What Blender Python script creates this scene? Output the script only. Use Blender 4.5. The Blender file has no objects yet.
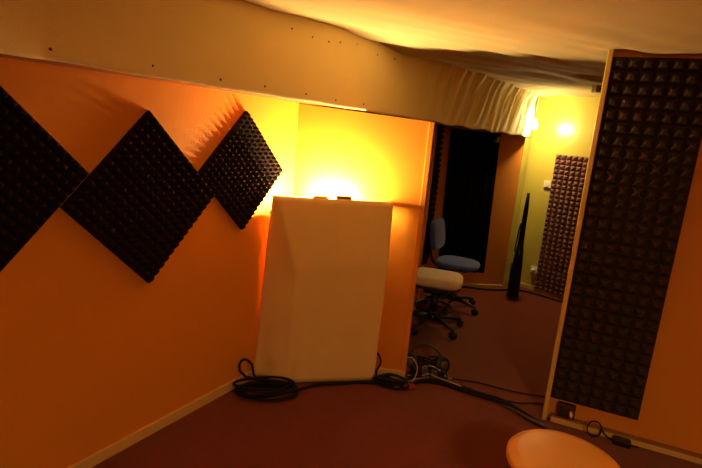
import bpy, bmesh, math, random
from mathutils import Vector, Matrix, noise
random.seed(7)
C = bpy.context.scene.collection
PI = math.pi

# ------------------------------------------------------------------ materials
def mat(name, col, rough=0.7, var=0.0, vscale=6.0, bump=0.0, bscale=60.0, spec=0.3,
        metallic=0.0, coat=0.0, sheen=0.0, emit=None, estr=0.0, weave=False, transl=0.0):
    m = bpy.data.materials.new(name); m.use_nodes = True
    nt = m.node_tree; n = nt.nodes; l = nt.links
    b = n['Principled BSDF']
    b.inputs['Base Color'].default_value = (*col, 1)
    b.inputs['Roughness'].default_value = rough
    b.inputs['Metallic'].default_value = metallic
    b.inputs['Specular IOR Level'].default_value = spec
    b.inputs['Coat Weight'].default_value = coat
    b.inputs['Coat Roughness'].default_value = 0.17
    b.inputs['Sheen Weight'].default_value = sheen
    if emit:
        b.inputs['Emission Color'].default_value = (*emit, 1)
        b.inputs['Emission Strength'].default_value = estr
    tc = n.new('ShaderNodeTexCoord')
    nz = n.new('ShaderNodeTexNoise'); nz.inputs['Scale'].default_value = vscale
    nz.inputs['Detail'].default_value = 5
    l.new(tc.outputs['Object'], nz.inputs['Vector'])
    mx = n.new('ShaderNodeMix'); mx.data_type = 'RGBA'
    mx.inputs[6].default_value = (*[c*(1-var) for c in col], 1)
    mx.inputs[7].default_value = (*[min(1, c*(1+var)) for c in col], 1)
    l.new(nz.outputs['Fac'], mx.inputs[0]); l.new(mx.outputs[2], b.inputs['Base Color'])
    if bump > 0:
        if weave:
            nb = n.new('ShaderNodeTexVoronoi'); out = nb.outputs['Distance']
        else:
            nb = n.new('ShaderNodeTexNoise'); nb.inputs['Detail'].default_value = 4; out = nb.outputs['Fac']
        nb.inputs['Scale'].default_value = bscale
        l.new(tc.outputs['Object'], nb.inputs['Vector'])
        bp = n.new('ShaderNodeBump'); bp.inputs['Strength'].default_value = bump
        bp.inputs['Distance'].default_value = 0.004
        l.new(out, bp.inputs['Height']); l.new(bp.outputs['Normal'], b.inputs['Normal'])
    return m

M = dict(
    orange=mat('orange_paint', (.72, .275, .022), .55, .05, 2.2, .15, 90, .3),
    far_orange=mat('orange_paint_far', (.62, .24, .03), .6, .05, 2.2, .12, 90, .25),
    green=mat('yellow_green_gloss_paint', (.58, .50, .085), .30, .04, 2, .03, 60, .6, coat=.6),
    cloth=mat('cream_cloth', (.94, .80, .43), .9, .05, 5, .35, 260, .1, sheen=.2, weave=True),
    box_cloth=mat('beige_cloth', (.88, .64, .27), .9, .06, 4, .35, 260, .1, sheen=.1, weave=True),
    ceil=mat('ceiling_cloth', (.58, .46, .22), .9, .08, 5, .3, 200, .1),
    soffit=mat('shade_brown_soffit', (.30, .085, .012), .7, .1, 8, .1, 60, .2),  # dark red-brown puts the shade under the sheet into the board's colour
    carpet=mat('red_brown_carpet', (.150, .021, .0055), .97, .28, 28, .9, 420, .1, sheen=.2),
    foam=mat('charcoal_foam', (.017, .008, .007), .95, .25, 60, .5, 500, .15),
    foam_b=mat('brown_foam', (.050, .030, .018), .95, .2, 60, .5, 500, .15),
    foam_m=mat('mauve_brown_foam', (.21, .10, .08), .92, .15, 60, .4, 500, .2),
    wood=mat('pale_wood_trim', (.72, .50, .12), .5, .12, 14, .1, 60, .35),
    base=mat('baseboard_paint', (.66, .45, .15), .45, .08, 8, .05, 60, .4),
    black=mat('black_plastic', (.010, .009, .009), .45, .2, 20, .05, 90, .45),
    rubber=mat('black_cable_rubber', (.010, .007, .008), .7, .2, 30, 0, 1, .2),
    blackcloth=mat('black_cloth', (.006, .005, .005), .97, .3, 10, .3, 200, .03),
    bag=mat('black_nylon', (.008, .008, .008), .8, .3, 20, .4, 300, .2),
    blue=mat('blue_upholstery', (.045, .085, .32), .9, .2, 30, .5, 380, .15, sheen=.3),
    cream=mat('cream_seat_cover', (.78, .64, .46), .9, .1, 14, .4, 220, .15),
    white=mat('white_plastic', (.80, .74, .60), .35, .04, 8, 0, 1, .5),
    whitewire=mat('white_cable', (.50, .38, .27), .5, .06, 20, 0, 1, .4),
    grey=mat('grey_plastic', (.10, .075, .065), .5, .2, 20, .05, 90, .4),
    brown=mat('dark_brown_plastic', (.055, .022, .012), .4, .2, 20, .05, 90, .5),
    pink=mat('dull_red_cloth', (.28, .05, .045), .9, .2, 20, .3, 200, .1),
    metal=mat('brushed_metal', (.65, .6, .55), .3, .1, 30, 0, 1, .5, metallic=.9),
    seat_orange=mat('tan_orange_vinyl', (.80, .40, .09), .42, .08, 6, .12, 120, .4),
    trunk=mat('brown_trunking', (.26, .13, .045), .55, .12, 12, .1, 80, .35),
    paper=mat('folded_paper', (.75, .68, .45), .8, .05, 20, 0, 1, .2),
    bulb=mat('lamp_glass', (1, .85, .6), .3, 0, 5, 0, 1, .5, emit=(1, .72, .36), estr=45),
    tube=mat('lamp_tube_glass', (1, .85, .6), .3, 0, 5, 0, 1, .5, emit=(1, .72, .36), estr=30),
)

# ------------------------------------------------------------------ helpers
def tag(o, label=None, cat=None, group=None, kind=None):
    if label: o['label'] = label
    if cat: o['category'] = cat
    if group: o['group'] = group
    if kind: o['kind'] = kind
    return o
def link(name, bm, m, parent=None, smooth=False, bevel=0.0, loc=None, rot=None):
    bmesh.ops.recalc_face_normals(bm, faces=bm.faces[:])
    me = bpy.data.meshes.new(name); bm.to_mesh(me); bm.free()
    for p in me.polygons: p.use_smooth = smooth
    me.materials.append(m)
    o = bpy.data.objects.new(name, me); C.objects.link(o)
    if parent is not None: o.parent = parent
    if loc: o.location = loc
    if rot: o.rotation_euler = rot
    if bevel > 0:
        b = o.modifiers.new('bevel', 'BEVEL'); b.width = bevel; b.segments = 3; b.limit_method = 'ANGLE'
    return o
def thing(name, label, cat, loc=(0, 0, 0), rz=0, group=None):
    o = bpy.data.objects.new(name, None); C.objects.link(o)
    o.location = loc; o.rotation_euler = (0, 0, rz); o.empty_display_size = .1
    return tag(o, label, cat, group)
def prism(bm, pts, z0, z1):
    """pts: plan polygon; z0/z1 numbers or per-point lists"""
    n = len(pts)
    a = z0 if isinstance(z0, (list, tuple)) else [z0]*n
    b = z1 if isinstance(z1, (list, tuple)) else [z1]*n
    lo = [bm.verts.new((p[0], p[1], a[i])) for i, p in enumerate(pts)]
    hi = [bm.verts.new((p[0], p[1], b[i])) for i, p in enumerate(pts)]
    bm.faces.new(lo[::-1]); bm.faces.new(hi)
    for i in range(n):
        j = (i+1) % n
        bm.faces.new((lo[i], lo[j], hi[j], hi[i]))
    return bm
def box(bm, x0, x1, y0, y1, z0, z1):
    return prism(bm, [(x0, y0), (x1, y0), (x1, y1), (x0, y1)], z0, z1)
def slab(A, B, off0, off1, z0, z1):
    """vertical slab along plan segment A-B, offsets on the side of normal (dy,-dx)"""
    d = Vector((B[0]-A[0], B[1]-A[1])).normalized(); n = Vector((d.y, -d.x))
    P = lambda p, o: (p[0]+n.x*o, p[1]+n.y*o)
    bm = bmesh.new()
    if isinstance(z1, (list, tuple)): z1 = [z1[0], z1[1], z1[1], z1[0]]
    return prism(bm, [P(A, off0), P(B, off0), P(B, off1), P(A, off1)], z0, z1)
def smooth_path(pts, k=6):
    P = [Vector(p) for p in pts]; out = []
    for i in range(len(P)-1):
        p0 = P[max(i-1, 0)]; p1 = P[i]; p2 = P[i+1]; p3 = P[min(i+2, len(P)-1)]
        for j in range(k):
            t = j/k
            out.append(.5*((2*p1)+(p2-p0)*t+(2*p0-5*p1+4*p2-p3)*t*t+(3*p1-p0-3*p2+p3)*t**3))
    out.append(P[-1]); return out
def tube(bm, pts, r, seg=8, close=False):
    pts = [Vector(p) for p in pts]; n = len(pts); rings = []
    prev = None
    for i, p in enumerate(pts):
        if close: t = (pts[(i+1) % n]-pts[i-1]).normalized()
        else: t = (pts[min(i+1, n-1)]-pts[max(i-1, 0)]).normalized()
        if prev is None:
            a = Vector((0, 0, 1)) if abs(t.z) < .9 else Vector((1, 0, 0))
            u = t.cross(a).normalized()
        else:
            u = (prev-t*prev.dot(t)).normalized()
        prev = u; v = t.cross(u)
        rr = r[i] if isinstance(r, (list, tuple)) else r
        rings.append([bm.verts.new(p+u*math.cos(2*PI*k/seg)*rr+v*math.sin(2*PI*k/seg)*rr) for k in range(seg)])
    for i in range(n if close else n-1):
        a, b = rings[i], rings[(i+1) % n]
        for k in range(seg):
            bm.faces.new((a[k], a[(k+1) % seg], b[(k+1) % seg], b[k]))
    if not close:
        bm.faces.new(rings[0][::-1]); bm.faces.new(rings[-1])
    return bm
def lathe(bm, prof, seg=28, cx=0, cy=0):
    rings = []
    for r, z in prof:
        rings.append([bm.verts.new((cx+max(r, 1e-4)*math.cos(2*PI*k/seg), cy+max(r, 1e-4)*math.sin(2*PI*k/seg), z)) for k in range(seg)])
    for i in range(len(rings)-1):
        a, b = rings[i], rings[i+1]
        for k in range(seg): bm.faces.new((a[k], a[(k+1) % seg], b[(k+1) % seg], b[k]))
    bm.faces.new(rings[0][::-1]); bm.faces.new(rings[-1])
    return bm
def rounded_slab(sx, sy, h, r, top=0.012, pw=3.5, seg=36, fat=.5):
    """superellipse cushion centred at origin, z 0..h"""
    bm = bmesh.new(); prof = [(0.0, .90), (.12, .97), (.35, 1.0), (.6, 1.0), (.8, .97), (.93, .90), (1.0, .78)]
    rings = []
    for z, s in prof:
        ring = []
        for k in range(seg):
            a = 2*PI*k/seg; c, s_ = math.cos(a), math.sin(a)
            x = math.copysign(abs(c)**(2/pw), c)*sx/2*s; y = math.copysign(abs(s_)**(2/pw), s_)*sy/2*s
            ring.append(bm.verts.new((x, y, z*h)))
        rings.append(ring)
    for i in range(len(rings)-1):
        for k in range(seg):
            bm.faces.new((rings[i][k], rings[i][(k+1) % seg], rings[i+1][(k+1) % seg], rings[i+1][k]))
    bm.faces.new(rings[0][::-1])
    c = bm.verts.new((0, 0, h+top))
    for k in range(seg): bm.faces.new((rings[-1][k], rings[-1][(k+1) % seg], c))
    return bm

# ------------------------------------------------------------------ plan of the place (metres)
LD = Vector((.505, .863)).normalized()
LA = (-3.92, -2.49); LC = (-.423, 3.48)              # left wall, to the corner
CE = (.466, 3.364)                                    # free end of the partition
PO = (1.363, 3.025)                                   # door post
FD = Vector((.92, -.393)).normalized()
FE = (3.62, 2.061)                                    # right end of foam wall
FL = (.885, 5.703); FR = (1.864, 5.828)               # far orange wall
YA = (2.0, 6.163); YB = (3.62, 4.56)                  # far yellow-green wall
BX = (-1.19, 1.925); BE = (1.868, 5.84)               # front of the cloth-covered soffit

# floor / ceiling
bm = bmesh.new(); box(bm, -4.2, 3.9, -2.8, 6.6, -.12, 0)
tag(link('floor', bm, M['carpet']), kind='structure')
ZC = 2.29
bm = bmesh.new(); NX, NY = 150, 220
g = []
for i in range(NX+1):
    row = []
    for j in range(NY+1):
        x = -4.2+8.1*i/NX; y = -2.8+9.4*j/NY
        amt = min(1, max(0, (y-2.0)/1.3))
        # long sagging folds running across the far part of the room
        w = noise.noise(Vector((x*.5+y*.2, y*2.4-x*.9, 3.1)))*.030
        w += noise.noise(Vector((x*.9+y*.3, y*7.0-x*3.6, 8)))*.026+noise.noise(Vector((x*1.7, y*15-x*7, 5)))*.010
        row.append(bm.verts.new((x, y, ZC+amt*w-.004*amt)))
    g.append(row)
for i in range(NX):
    for j in range(NY): bm.faces.new((g[i][j], g[i+1][j], g[i+1][j+1], g[i][j+1]))
top = [bm.verts.new(v) for v in ((-4.2, -2.8, 2.5), (3.9, -2.8, 2.5), (3.9, 6.6, 2.5), (-4.2, 6.6, 2.5))]
bm.faces.new(top)
tag(link('ceiling', bm, M['ceil'], smooth=True), kind='structure')

# walls (each a slab whose visible face is on the given line)
def wall(name, A, B, z1, m, th=-.08, z0=0):
    return tag(link(name, slab(A, B, 0, th, z0, z1), m), kind='structure')
wall('wall_left', LA, LC, 2.5, M['orange'])
wall('wall_middle', LC, CE, [1.868, 1.822], M['orange'])
wall('wall_right', PO, FE, 2.5, M['orange'])
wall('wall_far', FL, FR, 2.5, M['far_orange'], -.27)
wall('wall_far_right', YA, YB, 2.5, M['green'])
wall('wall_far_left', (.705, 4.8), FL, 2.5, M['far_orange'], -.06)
wall('wall_side', (3.70, 4.6), (3.70, -2.7), 2.5, M['orange'])
wall('wall_behind', (3.7, -2.5), (-4.1, -2.5), 2.5, M['orange'])
# yellow-green painted return at the end of the far wall
fd = (Vector(FR)-Vector(FL)).normalized()
r0 = (FR[0]+.002, FR[1]+.002); r1 = (2.012, 6.10)
wall('wall_far_corner', r0, r1, 2.5, M['green'], -.02)

# cloth-covered soffit body
bm = bmesh.new()
ct, cb = 2.5, 0
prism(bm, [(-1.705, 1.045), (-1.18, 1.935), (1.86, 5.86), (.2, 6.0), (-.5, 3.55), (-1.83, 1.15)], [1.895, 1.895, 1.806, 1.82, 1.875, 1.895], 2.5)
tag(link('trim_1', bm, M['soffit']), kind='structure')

# post and wall end trim
n_ = Vector((FD.y, -FD.x))
bm = slab((PO[0]-.006*FD.x, PO[1]-.006*FD.y), (PO[0]+.020*FD.x, PO[1]+.020*FD.y), .05, -.09, 0, 2.30)
tag(link('trim_2', bm, M['wood'], bevel=.003), kind='structure')
cdv = (Vector(CE)-Vector(LC)).normalized()
bm = slab((CE[0]-.022*cdv.x, CE[1]-.022*cdv.y), (CE[0]+.012*cdv.x, CE[1]+.012*cdv.y), .01, -.09, 0, 1.822)
tag(link('trim_3', bm, M['orange'], bevel=.003), kind='structure')
# yellow-green beam crossing the far ceiling beside the post
bm = bmesh.new(); box(bm, 1.95, 3.3, 4.45, 4.54, 2.205, 2.27)
tag(link('trim_4', bm, M['green'], bevel=.004), kind='structure')

# baseboards
def bboard(name, A, B, h=.062, th=.014):
    return tag(link(name, slab(A, B, 0, th, 0, h), M['base'], bevel=.003), kind='structure')
bboard('baseboard_left', LA, (LC[0]-.02, LC[1]-.03))
bboard('baseboard_middle', (LC[0]+.02, LC[1]), (CE[0]+.012, CE[1]))
bboard('baseboard_far', FL, FR, .05)
bboard('baseboard_far_right', YA, YB, .05)

# ------------------------------------------------------------------ cloth sheet pinned over the soffit
S0 = Vector((-3.7, -1.0)); 
bdir = (Vector(BE)-Vector(BX)).normalized(); bn = Vector((bdir.y, -bdir.x)); BL = (Vector(BE)-Vector(BX)).length
LX = Vector(LA); ll = (Vector(BX)-LX).length
def sheet_pt(s, off):
    """s<0 along the left wall, s>=0 along the soffit"""
    if s < 0:
        ln = Vector((LD.y, -LD.x)); p = Vector(BX)+LD*s; return p+ln*off
    return Vector(BX)+bdir*s+bn*off
bm = bmesh.new(); rows = []
NS, NZ = 420, 24
for i in range(NS+1):
    s = -1.0+(BL-.02+1.0)*i/NS
    amp = min(1, max(0, (s-2.1)/1.3))
    zl = 1.890-.0186*max(s, 0)+.006*math.sin(s*14)*(.3+amp)
    zh = 2.312
    col = []
    for j in range(NZ+1):
        t = j/NZ; z = zl+(zh-zl)*t
        q = s-.26*(t-.3)*amp
        f = amp*(.010*math.sin(q*36+4*noise.noise(Vector((q*2.7, t, 0))))+.030*noise.noise(Vector((q*9.5, t*1.0, 4)))+.012*noise.noise(Vector((q*22, t*1.5, 6))))
        f += .004*noise.noise(Vector((s*3, t*2, 9)))
        top = amp*.03*max(0, t-.75)*4
        p = sheet_pt(s, .034+.022*amp+f*(.35+.65*t)+top)
        col.append(bm.verts.new((p.x, p.y, z)))
    rows.append(col)
for i in range(NS):
    for j in range(NZ): bm.faces.new((rows[i][j], rows[i+1][j], rows[i+1][j+1], rows[i][j+1]))
sheet = link('cloth_sheet', bm, M['cloth'], smooth=True)
so = sheet.modifiers.new('thick', 'SOLIDIFY'); so.thickness = .003
tag(sheet, 'long cream cloth sheet pinned along the top of the walls, wrinkled at its right end', 'cloth')
def tack(s, z):
    p = sheet_pt(s, .033); b = bmesh.new()
    lathe(b, [(.003, 0), (.0062, .002), (.0062, .004), (.003, .007)], 10)
    d = bn if s >= 0 else Vector((LD.y, -LD.x))
    rot = Vector((0, 0, 1)).rotation_difference(Vector((d.x, d.y, 0))).to_euler()
    return link('tack', b, M['brown'], sheet, True, loc=(p.x, p.y, z), rot=rot)
for k, s in enumerate((-.33, .02, .42, .77, 1.05, 1.36, 1.62, 1.9, 2.25)):
    tack(s, 1.935-.02*max(s, 0)+random.uniform(-.006, .006))
for s in (1.22, 1.38, 1.52, 1.62, 1.78, 2.0, 2.2, 2.45): tack(s, 2.235+random.uniform(-.02, .02))

# ------------------------------------------------------------------ acoustic foam
def foam_mesh(w, h, nx, ny, slabz=.018, peak=.032, inset=.0):
    """local: x 0..w, z 0..h, relief towards -y, back at y=0"""
    bm = bmesh.new(); dx, dz = w/nx, h/ny
    v = [[bm.verts.new((i*dx, -slabz, j*dz)) for j in range(ny+1)] for i in range(nx+1)]
    for i in range(nx):
        for j in range(ny):
            q = .13
            cx, cz = (i+.5)*dx, (j+.5)*dz
            tops = [bm.verts.new((cx+a*dx*q, -slabz-peak, cz+b*dz*q)) for a, b in ((-1, -1), (1, -1), (1, 1), (-1, 1))]
            cs = [v[i][j], v[i+1][j], v[i+1][j+1], v[i][j+1]]
            for k in range(4): bm.faces.new((cs[k], cs[(k+1) % 4], tops[(k+1) % 4], tops[k]))
            bm.faces.new(tops)
    b = [bm.verts.new(p) for p in ((0, 0, 0), (w, 0, 0), (w, 0, h), (0, 0, h))]
    bm.faces.new(b[::-1])
    bm.faces.new([b[0], b[1]]+[v[i][0] for i in range(nx, -1, -1)])
    bm.faces.new([b[3], b[2]]+[v[i][ny] for i in range(nx, -1, -1)])
    bm.faces.new([b[0], b[3]]+[v[0][j] for j in range(ny, -1, -1)])
    bm.faces.new([b[1], b[2]]+[v[nx][j] for j in range(ny, -1, -1)])
    return bm
def foam(label, w, h, nx, ny, m, origin, d, off=.001, tilt=0, peak=.032, slabz=.018, group=None):
    """origin: plan point+z of lower-left corner, or of the centre when tilted"""
    bm = foam_mesh(w, h, nx, ny, slabz, peak)
    if tilt:
        bmesh.ops.translate(bm, verts=bm.verts[:], vec=(-w/2, 0, -h/2))
        bmesh.ops.rotate(bm, verts=bm.verts[:], cent=(0, 0, 0), matrix=Matrix.Rotation(tilt, 3, 'Y'))
    o = link('foam_panel', bm, m)
    n = Vector((d.y, -d.x))
    o.location = (origin[0]+n.x*off, origin[1]+n.y*off, origin[2])
    o.rotation_euler = (0, 0, math.atan2(d.y, d.x))
    return tag(o, label, 'foam panel', group)
def on_left(s, z):   # s metres past the point (-1.097,2.333)
    return (-1.097+LD.x*s, 2.333+LD.y*s, z)
foam('large dark diamond-hung foam tile, the middle one of three on the left wall', .61, .61, 14, 14, M['foam'], on_left(.150, 1.311), LD, tilt=PI/4, peak=.030)
foam('smaller dark diamond-hung foam tile nearest the glowing lamp on the left wall', .505, .505, 14, 14, M['foam'], on_left(.816, 1.430), LD, tilt=PI/4, peak=.026)
foam('dark diamond-hung foam tile at the left edge of the photo, leftmost on the left wall', .60, .60, 14, 14, M['foam'], on_left(-.58, 1.452), LD, tilt=PI/4, peak=.030)
foam('tall dark brown pyramid foam panel covering the wall right of the pale wooden post', .50, 2.10, 7, 30, M['foam_b'], (PO[0]+FD.x*.024, PO[1]+FD.y*.024, .155), FD, peak=.036)
YD = (Vector(YB)-Vector(YA)).normalized()
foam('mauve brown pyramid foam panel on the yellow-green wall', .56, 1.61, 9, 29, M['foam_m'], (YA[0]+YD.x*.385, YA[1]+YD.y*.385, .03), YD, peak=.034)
sd = (Vector(FL)-Vector((.585, 4.2))).normalized()
foam('narrow dark foam strip seen edge-on behind the free end of the partition', .55, 1.45, 9, 24, M['foam'], (.585+sd.x*.86, 4.2+sd.y*.86, .42), sd, peak=.034)

# ------------------------------------------------------------------ cloth-covered corner box with a lamp behind it
BA = Vector((-.548, 3.152)); BB = Vector((.238, 3.345)); bd = (BB-BA).normalized(); bw = (BB-BA).length
bnn = Vector((bd.y, -bd.x)); BH = 1.276
root = thing('corner_box', 'tall beige cloth-covered box standing across the wall corner below the bright glow', 'box', (BA.x, BA.y, 0), math.atan2(bd.y, bd.x))
# local: x along the front, -y towards the room, behind is +y
bm = bmesh.new(); NXc, NZc = 60, 40; g = []
for i in range(NXc+1):
    col = []
    for j in range(NZc+1):
        u = i/NXc; t = j/NZc; z = .012+(BH-.012)*t
        x = u*bw-.012*(1-t)*(1-u)+ .024*t*u
        y = -.010-.045*min(1, (1-t)/.35)
        x += .035*t**1.0*max(0, 1-u*1.6)
        # diagonal drape at the left edge: the cloth falls back to the side
        edge = .03+.165*min(1, (1-t)/.38)
        if u*bw < edge:
            k = 1-u*bw/edge; y += .115*k*min(1, (1-t)/.25)
            x -= .015*k*(1-t)
        y += .005*noise.noise(Vector((x*4, z*1.5, 2)))+.008*(1-t)**3*math.sin(x*38+3*t)*max(0, 1-u*2.2)*1.5
        if t < .16 and u < .35: y += .018*(1-u/.35)*noise.noise(Vector((x*16, z*14, 1)))*min(1, (.16-t)/.06)
        col.append(bm.verts.new((x, y, z)))
    g.append(col)
for i in range(NXc):
    for j in range(NZc): bm.faces.new((g[i][j], g[i+1][j], g[i+1][j+1], g[i][j+1]))
# flap folded over the top edge
fl = [bm.verts.new((g[i][NZc].co.x, .055, BH+.001)) for i in range(NXc+1)]
for i in range(NXc): bm.faces.new((g[i][NZc], g[i+1][NZc], fl[i+1], fl[i]))
fc = link('cloth_cover', bm, M['box_cloth'], root, True)
so = fc.modifiers.new('thick', 'SOLIDIFY'); so.thickness = .002; so.offset = -1
bm = bmesh.new(); box(bm, .17, bw-.01, .008, .02, .0, BH-.004)
link('front_board', bm, M['wood'], root)
bm = bmesh.new(); box(bm, .045, bw-.015, .008, .055, BH-.03, BH-.003)
link('top_rail', bm, M['wood'], root)
bm = bmesh.new(); prism(bm, [(.02, .02), (.70, .02), (.62, .045), (.23, .19), (.05, .06)], 1.16, 1.178)
link('shelf', bm, M['wood'], root)
def bw_pt(x, y, z=0):
    n = Vector((-bd.y, bd.x)); return (BA.x+bd.x*x+n.x*y, BA.y+bd.y*x+n.y*y, z)
# two small flat objects on the top rail
o = bmesh.new(); box(o, -.05, .05, -.022, .022, 0, .004); box(o, -.05, .045, -.02, .02, .004, .011)
tag(link('folded_paper', o, M['paper'], bevel=.001, loc=bw_pt(.345, .029, BH+.003), rot=(0, 0, math.atan2(bd.y, bd.x)+.05)),
    'small flat folded paper on top of the beige box, left of the little olive block', 'paper')
o = bmesh.new(); box(o, -.052, .052, -.02, .02, 0, .020)
tag(link('small_block', o, M['trunk'], bevel=.003, loc=bw_pt(.500, .029, BH+.003), rot=(0, 0, math.atan2(bd.y, bd.x))),
    'little olive flat block on top of the beige box, under the glow', 'block')
# tube lamp lying on the shelf inside the box
lx = bw_pt(.40, .080, 1.178)
lamp = thing('tube_lamp', 'bright warm lamp hidden behind the top edge of the beige box', 'lamp', lx, math.atan2(bd.y, bd.x)-.06)
bm = bmesh.new(); box(bm, -.18, .18, -.02, .02, 0, .02); link('lamp_base', bm, M['white'], lamp, bevel=.003)
bm = bmesh.new(); tube(bm, [(-.165, 0, .036), (.165, 0, .036)], .012, 12); link('tube', bm, M['tube'], lamp, True)

# ------------------------------------------------------------------ cables
def cable(name, label, pts, r, m='rubber', k=6, cat='cable', group=None):
    bm = bmesh.new(); tube(bm, smooth_path(pts, k), r, 8)
    return tag(link(name, bm, M[m], None, True), label, cat, group)
def coil(name, label, cx, cy, rx, ry, turns, rc, ang=0, up=None, tail=None):
    pts = []; N = 18
    for i in range(turns*N+1):
        a = 2*PI*i/N; q = i/N
        f = 1+.16*math.sin(q*2.3)+.05*math.sin(q*5.1)
        x = rx*f*math.cos(a); y = ry*f*math.sin(a)
        z = rc+rc*1.7*(q*.62)+.006*math.sin(a*2+q)+.004
        pts.append((cx+x*math.cos(ang)-y*math.sin(ang)+.02*math.sin(q*1.7), cy+x*math.sin(ang)+y*math.cos(ang)+.015*math.cos(q*2.9), z))
    if up: pts += up
    if tail: pts = tail[::-1]+pts
    bm = bmesh.new(); tube(bm, smooth_path(pts, 2), rc, 8)
    return tag(link(name, bm, M['rubber'], None, True), label, 'cable')
coil('cable_coil', 'big tangled coil of black cable at the left foot of the beige box', -.455, 2.99, .17, .075, 7, .0085, .22,
     up=[(-.60, 3.03, .09), (-.655, 3.05, .16), (-.625, 3.06, .20), (-.575, 3.06, .17), (-.555, 3.045, .10), (-.50, 3.03, .07)])
coil('cable_coil', 'smaller flattened coil of black cable on the carpet below the end of the orange partition', .365, 3.25, .10, .045, 6, .0085, -.1)
cable('floor_cable', 'black cable running along the carpet in front of the beige box between the two coils',
      [(-.30, 3.03, .012), (-.22, 3.10, .012), (-.12, 3.16, .012), (.03, 3.20, .012), (.14, 3.235, .012), (.24, 3.245, .012), (.30, 3.24, .02)], .010)
cable('wall_cable', 'short black cable standing up against the orange partition beside the beige box',
      [(.272, 3.30, .02), (.268, 3.335, .06), (.290, 3.345, .11), (.288, 3.355, .15), (.262, 3.36, .19)], .006)
B = [(.44, 3.24), (.53, 3.30), (.64, 3.345), (.75, 3.32), (.86, 3.262), (.985, 3.197), (1.10, 3.135), (1.18, 3.05), (1.245, 2.95), (1.30, 2.88), (1.36, 2.82)]
bt = thing('cable_bundle', 'thick bundle of black cables snaking over the carpet to the foot of the wooden post', 'cable', (.9, 3.2, 0))
for k in range(4):
    a = k*1.7
    pts = [(x-.9+.011*math.cos(a+i*.5), y-3.2+.012*math.sin(a+i*.45), .012+.010*(1+math.sin(a+i*.8))) for i, (x, y) in enumerate(B)]
    bm = bmesh.new(); tube(bm, smooth_path(pts, 5), .0115, 8)
    link('cable', bm, M['rubber' if k else 'grey'], bt, True)
cable('thin_cable', 'thin black cable crossing the carpet in the doorway, the upper of two',
      [(.70, 3.42, .008), (.80, 3.425, .008), (.91, 3.41, .008), (1.02, 3.395, .008), (1.162, 3.337, .008), (1.306, 3.292, .008), (1.45, 3.27, .008), (1.62, 3.22, .008)], .005)
cable('thin_cable', 'thin black cable crossing the doorway carpet, the lower of two near the thick bundle',
      [(1.11, 3.16, .008), (1.17, 3.165, .008), (1.244, 3.150, .008), (1.33, 3.165, .008), (1.42, 3.165, .008), (1.55, 3.12, .008)], .0045)
cable('floor_cable', 'black cable on the carpet along the foot of the far walls',
      [(1.0, 5.64, .012), (1.134, 5.70, .012), (1.374, 5.74, .012), (1.62, 5.72, .012), (1.80, 5.74, .012), (2.0, 5.80, .012), (2.16, 5.76, .012), (2.40, 5.55, .012), (2.55, 5.42, .012)], .011)

# heap of leads and adapters beside the end of the partition
cx, cy = .66, 3.50
def puck(name, label, x, y, z, r, h, rot, m='black'):
    bm = bmesh.new(); lathe(bm, [(r*.5, -h/2), (r*.93, -h/2), (r, -h*.35), (r, h*.35), (r*.93, h/2), (r*.4, h/2)], 24)
    o = link(name, bm, M[m], None, True, loc=(x, y, z), rot=rot); return o
hp = thing('headphones', 'black headphones with two round cups lying in the cable heap by the partition', 'headphones', (.64, 3.50, 0), .0)
for s, dx, dy in ((-1, -.115, .0), (1, .12, .0)):
    bm = bmesh.new(); lathe(bm, [(.02, -.026), (.058, -.026), (.068, -.014), (.068, .010), (.058, .026), (.02, .030)], 24)
    ec = link('ear_cup', bm, M['black'], hp, True, loc=(dx, dy, .072), rot=(PI/2-.25, 0, s*.5))
    bm = bmesh.new(); bmesh.ops.create_cone(bm, segments=20, radius1=.036, radius2=.03, depth=.02, cap_ends=True)
    link('ear_pad', bm, M['grey'], ec, True, loc=(0, 0, .028))
bm = bmesh.new(); pts = [(-.115, .02, .10), (-.10, .05, .145), (-.05, .08, .17), (0, .09, .178), (.05, .08, .17), (.10, .05, .14), (.12, .02, .10)]
tube(bm, smooth_path(pts, 5), .007, 8); link('headband', bm, M['black'], hp, True)
st = thing('power_strip', 'dark power strip with plugs in the cable heap on the carpet', 'power strip', (.64, 3.395, 0), .0)
bm = bmesh.new(); box(bm, -.13, .13, -.026, .026, 0, .042); link('strip_body', bm, M['black'], st, bevel=.006)
for dx, m, h in ((-.085, 'black', .045), (-.02, 'grey', .05), (.05, 'grey', .035), (.10, 'black', .04)):
    bm = bmesh.new(); box(bm, dx-.024, dx+.024, -.02, .02, .042, .042+h); p = link('plug', bm, M[m], st, bevel=.007)
    bm = bmesh.new(); tube(bm, smooth_path([(dx, 0, .04+h), (dx+.01, -.02, .062+h), (dx+.03, -.05, .05+h*.6), (dx+.04, -.065, .02)], 5), .0045, 7)
    link('lead', bm, M['rubber'], p, True)
cable('white_cable', 'pale thin wire looping against the free end of the partition',
      [(.47, 3.30, .20), (.50, 3.29, .205), (.535, 3.30, .165), (.55, 3.30, .11), (.535, 3.29, .05), (.50, 3.27, .012), (.46, 3.25, .03)], .0042, 'whitewire')
cable('white_cable', 'pale thin wire trailing over the right side of the cable heap',
      [(.60, 3.38, .10), (.66, 3.375, .115), (.72, 3.38, .085), (.76, 3.385, .05), (.80, 3.40, .02), (.83, 3.42, .008)], .004, 'whitewire')
cable('white_cable', 'pale thin wire lying on the carpet at the front of the cable heap',
      [(.50, 3.37, .03), (.55, 3.375, .03), (.60, 3.37, .035), (.65, 3.36, .06), (.70, 3.34, .05), (.78, 3.30, .045), (.86, 3.25, .045)], .004, 'whitewire')
pts = []
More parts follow.
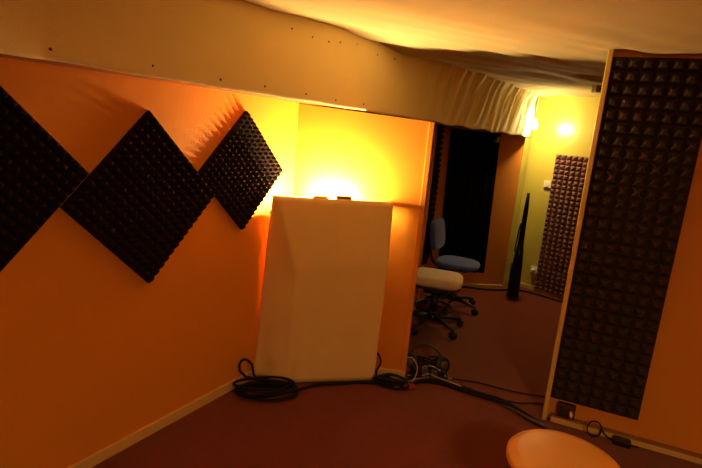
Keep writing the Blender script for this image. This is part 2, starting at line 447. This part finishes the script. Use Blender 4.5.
for i in range(70):
    a = i*.62
    pts.append((.655+.085*math.sin(a)*math.cos(i*.21)+.02*math.sin(i*1.3), 3.475+.035*math.cos(a*1.13), .025+.055*(1+math.sin(a*.71+1))*(.6+.4*math.cos(i*.33)**2)))
cable('tangled_cable', 'knot of thin black cable tangled between the headphone cups in the heap', pts, .0055, 'rubber', 4)
# crumpled red cloth in the heap
def crumple(name, label, loc, sx, sy, sz, m):
    bm = bmesh.new(); bmesh.ops.create_icosphere(bm, subdivisions=4, radius=1)
    for v in bm.verts:
        n = v.co.normalized(); f = 1+.32*noise.noise(n*2.3+Vector(loc))+.14*noise.noise(n*6)
        v.co = Vector((n.x*sx*f, n.y*sy*f, max(0, n.z*sz*f+sz*.35)))
    return link(name, bm, M[m], None, True, loc=loc)
tag(crumple('crumpled_cloth', '', (.475, 3.47, .0), .055, .045, .05, 'pink'), 'small crumpled dull red cloth behind the partition end, in the cable heap', 'cloth')
tag(crumple('crumpled_cloth', '', (.50, 3.235, .0), .045, .028, .026, 'pink'), 'small crumpled dull red rag on the carpet just below the partition end', 'cloth')

# ------------------------------------------------------------------ swivel chairs
def star_base(root, h_col, ang0, r=.27):
    bm = bmesh.new(); lathe(bm, [(.035, .075), (.045, .085), (.045, .12), (.03, .13), (.028, .28), (.018, .285), (.018, h_col)], 18)
    link('column', bm, M['black'], root, True)
    for k in range(5):
        a = ang0+2*PI*k/5; c, s = math.cos(a), math.sin(a)
        bm = bmesh.new()
        tube(bm, [(c*.03, s*.03, .105), (c*r*.6, s*r*.6, .092), (c*r, s*r, .072)], [.022, .018, .014], 8)
        leg = link('leg', bm, M['black'], root, True)
        bm = bmesh.new()
        for d in (-1, 1):
            q = bmesh.ops.create_cone(bm, segments=18, radius1=.031, radius2=.031, depth=.018, cap_ends=True)
            bmesh.ops.rotate(bm, verts=q['verts'], cent=(0, 0, 0), matrix=Matrix.Rotation(PI/2, 3, 'X'))
            bmesh.ops.translate(bm, verts=q['verts'], vec=(0, d*.013, 0))
        tube(bm, [(0, 0, 0), (0, 0, .05)], .008, 8)
        link('caster', bm, M['black'], leg, True, loc=(c*r, s*r, .0315), rot=(0, 0, a+.7*k))
# blue chair
bc = thing('swivel_chair', 'blue upholstered swivel chair with a backrest, in front of the black curtain', 'chair', (1.115, 5.02, 0), -.42)
star_base(bc, .44, .42+.5)
link('seat', rounded_slab(.44, .44, .055, .05, .012, 2.7), M['blue'], bc, True, loc=(0, 0, .45))
bm = bmesh.new(); box(bm, -.12, .12, -.10, .10, .415, .45); link('seat_plate', bm, M['black'], bc, bevel=.01)
bm = rounded_slab(.31, .42, .055, .05, .008, 4.5)
back = link('backrest', bm, M['blue'], bc, True, loc=(-.262, -.02, .745), rot=(0, PI/2-.16, .0))
bm = rounded_slab(.31, .41, .02, .05, .004, 3.0)
link('back_shell', bm, M['black'], back, True, loc=(0, 0, -.015))
bm = bmesh.new(); tube(bm, smooth_path([(-.05, 0, .43), (-.19, 0, .42), (-.265, 0, .46), (-.300, 0, .58), (-.292, 0, .72)], 5), .016, 8)
link('back_support', bm, M['black'], bc, True)
bm = bmesh.new(); tube(bm, smooth_path([(.03, -.10, .42), (.05, -.20, .42), (.05, -.235, .41)], 4), .007, 8); link('lever', bm, M['black'], bc, True)
# cream stool
cs = thing('swivel_stool', 'backless swivel stool with a thick cream cover, nearest the partition end', 'stool', (.815, 4.42, 0), -.25)
star_base(cs, .42, -.75, .29)
link('seat', rounded_slab(.46, .40, .085, .05, .012, 4.2), M['cream'], cs, True, loc=(0, 0, .43))
link('seat_pan', rounded_slab(.44, .37, .05, .05, .001, 4.2), M['brown'], cs, True, loc=(0, 0, .40))
bm = bmesh.new(); box(bm, -.10, .10, -.085, .085, .34, .405); link('tilt_mechanism', bm, M['black'], cs, bevel=.012)
bm = bmesh.new(); tube(bm, smooth_path([(.06, -.06, .36), (.13, -.16, .35), (.16, -.20, .33)], 4), .007, 8); link('lever', bm, M['black'], cs, True)
bm = bmesh.new(); tube(bm, [(.0, 0, .13), (0, 0, .34)], .036, 14); link('column_cover', bm, M['black'], cs, True)
bm = bmesh.new(); tube(bm, [(.17*math.cos(2*PI*k/28), .17*math.sin(2*PI*k/28), .20) for k in range(28)], .010, 8, True)
fr = link('foot_ring', bm, M['black'], cs, True)
for k in range(3):
    a = 2*PI*k/3+.4; bm = bmesh.new(); tube(bm, [(.03*math.cos(a), .03*math.sin(a), .20), (.17*math.cos(a), .17*math.sin(a), .20)], .007, 8)
    link('spoke', bm, M['black'], fr, True)

# ------------------------------------------------------------------ black curtain on the far wall
ct = thing('curtain', 'black floor-length curtain panel hanging on the far orange wall behind the blue chair', 'curtain', (FL[0], FL[1], 0), math.atan2(fd.y, fd.x))
bm = bmesh.new(); N = 90; lo = []; hi = []; x0, x1 = .105, .70
for i in range(N+1):
    u = i/N; x = x0+(x1-x0)*u
    y = -.040-.016*math.sin(u*42)*(1-.4*u)-.008*math.sin(u*97)
    lo.append(bm.verts.new((x+.025*(1-u)+.02, y, .20))); hi.append(bm.verts.new((x-.02*u, y*.8-.006, 1.84)))
for i in range(N): bm.faces.new((lo[i], lo[i+1], hi[i+1], hi[i]))
o = link('curtain_cloth', bm, M['blackcloth'], ct, True); so = o.modifiers.new('thick', 'SOLIDIFY'); so.thickness = .004
bm = bmesh.new(); tube(bm, [(.04, -.045, 1.852), (.73, -.045, 1.852)], .009, 10); tube(bm, [(.06, 0, 1.852), (.06, -.045, 1.852)], .006, 8); tube(bm, [(.71, 0, 1.852), (.71, -.045, 1.852)], .006, 8)
link('curtain_rail', bm, M['black'], ct, True)
# small pale clamp at the curtain's top right corner
hk = thing('clip_lamp', 'tiny unlit silver clip lamp at the top right corner of the black curtain', 'lamp', (1.515, 5.782, 1.735), math.atan2(fd.y, fd.x))
bm = bmesh.new(); tube(bm, [(0, -.001, 0), (0, -.05, .01)], .006, 8); link('arm', bm, M['metal'], hk, True)
bm = bmesh.new(); lathe(bm, [(.012, .03), (.016, .01), (.03, -.03), (.027, -.03), (.012, .0)], 16); link('shade', bm, M['metal'], hk, True, loc=(0, -.07, .012), rot=(.5, .2, 0))

# ------------------------------------------------------------------ guitar in a black gig bag leaning in the corner
gb = thing('guitar_bag', 'black guitar gig bag leaning upright at the corner of the yellow-green wall', 'guitar bag', (1.915, 5.58, 0), math.radians(72))
# outline in local x (width), z (height); thickness along y
out = [(0, .0, .10), (.04, .145, .12), (.12, .175, .125), (.25, .165, .12), (.36, .135, .11), (.45, .130, .10), (.54, .110, .085), (.60, .075, .07), (.66, .050, .065), (.85, .045, .055), (1.02, .045, .050), (1.14, .045, .035), (1.195, .022, .022)]
bm = bmesh.new(); seg = 20; rings = []
prof = smooth_path([(w, t, z) for z, w, t in out], 3)
for p in prof:
    w, t, z = max(p[0], .015), max(p[1], .03), max(p[2], 0)
    ring = []
    for k in range(seg):
        a = 2*PI*k/seg; c, s = math.cos(a), math.sin(a)
        ring.append(bm.verts.new((math.copysign(abs(c)**.6, c)*w, math.copysign(abs(s)**.6, s)*t/2+.0, z)))
    rings.append(ring)
for i in range(len(rings)-1):
    for k in range(seg): bm.faces.new((rings[i][k], rings[i][(k+1) % seg], rings[i+1][(k+1) % seg], rings[i+1][k]))
bm.faces.new(rings[0][::-1]); bm.faces.new(rings[-1])
body = link('bag_body', bm, M['bag'], gb, True, rot=(math.radians(0), math.radians(1.5), 0))
bm = bmesh.new(); box(bm, -.11, .11, .050, .066, .08, .36); link('pocket', bm, M['bag'], gb, bevel=.01)
bm = bmesh.new(); tube(bm, smooth_path([(-.05, .03, .86), (-.075, .04, .80), (-.085, .045, .72), (-.12, .05, .64), (-.14, .055, .55)], 5), .009, 8); link('shoulder_strap', bm, M['bag'], gb, True)
bm = bmesh.new(); tube(bm, smooth_path([(-.135, 0, .42), (-.165, 0, .45), (-.165, 0, .52), (-.125, 0, .55)], 5), .008, 8); link('carry_handle', bm, M['bag'], gb, True)

# ------------------------------------------------------------------ switch, socket, wall lamp, trunking
ya = math.atan2(YD.y, YD.x)
def on_yellow(s, z): return (YA[0]+YD.x*s, YA[1]+YD.y*s, z)
sw = thing('light_switch', 'white light switch on the yellow-green wall left of the foam', 'switch', on_yellow(.337, 1.285), ya)
bm = bmesh.new(); box(bm, -.042, .042, -.022, 0, -.042, .042); link('plate', bm, M['white'], sw, bevel=.005)
bm = bmesh.new(); box(bm, -.02, .02, -.030, -.020, -.028, .028); link('rocker', bm, M['white'], sw, bevel=.003)
sk = thing('wall_socket', 'white wall socket low on the yellow-green wall near the gig bag', 'socket', on_yellow(.345, .25), ya)
bm = bmesh.new(); box(bm, -.045, .045, -.02, 0, -.04, .04); link('plate', bm, M['white'], sk, bevel=.005)
bm = bmesh.new(); q = bmesh.ops.create_cone(bm, segments=20, radius1=.022, radius2=.018, depth=.03, cap_ends=True)
bmesh.ops.rotate(bm, verts=q['verts'], cent=(0, 0, 0), matrix=Matrix.Rotation(PI/2, 3, 'X')); bmesh.ops.translate(bm, verts=q['verts'], vec=(0, -.034, 0))
link('plug', bm, M['white'], sk, True)
# bare bulb by the far corner
bl = thing('bare_bulb', 'glowing bare bulb hanging at the far right end of the cloth sheet', 'lamp', (1.90, 5.69, 1.93))
bm = bmesh.new(); lathe(bm, [(.004, -.045), (.02, -.038), (.031, -.02), (.033, 0), (.028, .02), (.017, .038), (.014, .05)], 24); link('bulb', bm, M['bulb'], bl, True)
bm = bmesh.new(); lathe(bm, [(.015, .05), (.019, .055), (.019, .09), (.006, .10)], 18); link('bulb_holder', bm, M['white'], bl, True)
bm = bmesh.new(); tube(bm, [(0, 0, .10), (0, 0, .345)], .004, 8); link('cord', bm, M['white'], bl, True)
# bracket under the far ceiling
br = thing('ceiling_bracket', 'small dark metal bracket below the ceiling beside the top of the post', 'bracket', (2.08, 4.42, 2.245))
bm = bmesh.new(); box(bm, -.05, .05, 0, .03, -.035, -.005); link('plate', bm, M['brown'], br, bevel=.003)
bm = bmesh.new(); tube(bm, smooth_path([(-.04, 0, -.02), (-.08, -.02, .0), (-.12, -.02, -.02)], 4), .010, 8); tube(bm, [(.0, 0, -.02), (.0, -.03, -.045)], .012, 8)
link('hook', bm, M['black'], br, True)

# trunking and socket box at the foot of the foam wall
fa = math.atan2(FD.y, FD.x)
def on_foamwall(s, z): return (PO[0]+FD.x*s, PO[1]+FD.y*s, z)
tr = thing('cable_trunking', 'pale brown cable trunking along the foot of the orange wall under the foam', 'trunking', on_foamwall(.045, 0), fa)
bm = bmesh.new(); box(bm, 0, 1.7, -.050, -.001, 0, .045); link('channel', bm, M['trunk'], tr, bevel=.004)
bm = bmesh.new(); box(bm, 0, 1.7, -.054, -.0505, .006, .039); link('cover', bm, M['base'], tr, bevel=.001)
sb = thing('socket_box', 'dark brown socket box with a silver plug on the orange wall under the foam', 'socket', on_foamwall(.128, .095), fa)
bm = bmesh.new(); box(bm, -.052, .052, -.045, -.001, -.045, .045); link('box_body', bm, M['brown'], sb, bevel=.008)
bm = bmesh.new(); lathe(bm, [(.008, 0), (.013, .004), (.013, .03), (.008, .045)], 16); link('plug', bm, M['metal'], sb, True, loc=(.03, -.044, .012), rot=(PI/2+.9, 0, 0))
bm = bmesh.new(); box(bm, -.03, .005, -.052, -.044, -.03, .03); link('flap', bm, M['brown'], sb, bevel=.003)
w0 = on_foamwall(.30, 0)
cable('thin_cable', 'thin dark cable looping in a ring in front of the trunking under the foam wall',
      [(w0[0]+.045*math.cos(a)-.035, w0[1]-.075+.012*math.sin(a), .055+.045*math.sin(a)) for a in [k*PI/6 for k in range(13)]]+[(w0[0]+.06, w0[1]-.09, .01), (w0[0]+.2, w0[1]-.16, .008)], .0045)
bm = bmesh.new(); box(bm, -.05, .05, -.03, .03, 0, .04)
ad = link('power_adapter', bm, M['black'], bevel=.008, loc=(w0[0]+.11, w0[1]-.135, 0), rot=(0, 0, fa))
tag(ad, 'black power adapter on the carpet in front of the trunking, right of the cable ring', 'adapter')

# ------------------------------------------------------------------ round stool near the camera
rs = thing('round_stool', 'round stool with a domed tan-orange top standing in front of the foam wall', 'stool', (.985, 1.905, 0))
bm = bmesh.new(); lathe(bm, [(.19, .40), (.228, .405), (.238, .42), (.238, .438), (.228, .450), (.19, .458), (.10, .464), (.02, .466)], 48)
link('seat', bm, M['seat_orange'], rs, True)
bm = bmesh.new(); lathe(bm, [(.15, .375), (.20, .375), (.20, .402), (.15, .402)], 40); link('seat_ring', bm, M['wood'], rs)
for k in range(4):
    a = PI/4+k*PI/2; c, s = math.cos(a), math.sin(a)
    bm = bmesh.new(); tube(bm, [(c*.16, s*.16, .39), (c*.21, s*.21, .0)], [.017, .013], 10); link('leg', bm, M['wood'], rs, True)
for k in range(4):
    a = PI/4+k*PI/2; b = a+PI/2
    bm = bmesh.new(); tube(bm, [(math.cos(a)*.192, math.sin(a)*.192, .15), (math.cos(b)*.192, math.sin(b)*.192, .15)], .009, 8); link('rung', bm, M['wood'], rs, True)

# ------------------------------------------------------------------ light
WARM = (1.0, .69, .30)
def light(name, kind, loc, power, col=WARM, size=.1, sizey=None, target=None, rot=None):
    d = bpy.data.lights.new(name, kind); d.energy = power; d.color = col
    if kind == 'AREA':
        d.size = size
        if sizey: d.shape = 'RECTANGLE'; d.size_y = sizey
    else: d.shadow_soft_size = size
    o = bpy.data.objects.new(name, d); C.objects.link(o); o.location = loc
    if target is not None:
        o.rotation_euler = (Vector(target)-Vector(loc)).to_track_quat('-Z', 'Y').to_euler()
    if rot: o.rotation_euler = rot
    return o
for x_, y_ in ((.30, .09), (.41, .08), (.52, .068)): light('lamp_light', 'POINT', bw_pt(x_, y_, 1.266), 56, size=.032)
light('bulb_light', 'POINT', (1.90, 5.69, 1.93), 125, (1, .74, .36), .04)
# unseen fill lamp, added behind the photographer to brighten the front
cl = thing('fill_lamp', 'round white fill lamp added out of view behind the photographer', 'lamp', (1.1, -.8, 2.28))
bm = bmesh.new(); lathe(bm, [(.20, .0), (.21, -.02), (.18, -.05), (.08, -.065), (.01, -.068)], 32); link('lamp_shade', bm, M['white'], cl, True)
light('fill_light', 'AREA', (1.1, -.8, 2.18), 50, (1, .61, .23), .4, target=(1.1, -.8, 0))

w = bpy.data.worlds.new('world'); bpy.context.scene.world = w; w.use_nodes = True
w.node_tree.nodes['Background'].inputs[0].default_value = (.02, .01, .005, 1)
w.node_tree.nodes['Background'].inputs[1].default_value = .1

# ------------------------------------------------------------------ camera
cd = bpy.data.cameras.new('camera'); cam = bpy.data.objects.new('camera', cd); C.objects.link(cam)
cd.sensor_width = 36; cd.lens = 505/702*36; cd.clip_start = .02
pch, rol = math.radians(12), math.radians(5)
fw = Vector((0, math.cos(pch), -math.sin(pch))); rt = Vector((1, 0, 0)); up = rt.cross(fw)
rt2 = math.cos(rol)*rt+math.sin(rol)*up; up2 = -math.sin(rol)*rt+math.cos(rol)*up
m = Matrix((rt2, up2, -fw)).transposed().to_4x4(); m.translation = (0, 0, 1.75)
cam.matrix_world = m
sc = bpy.context.scene; sc.camera = cam
sc.view_settings.view_transform = 'Standard'; sc.view_settings.look = 'None'
sc.view_settings.exposure = 0; sc.view_settings.gamma = 1; sc.view_settings.use_curve_mapping = False
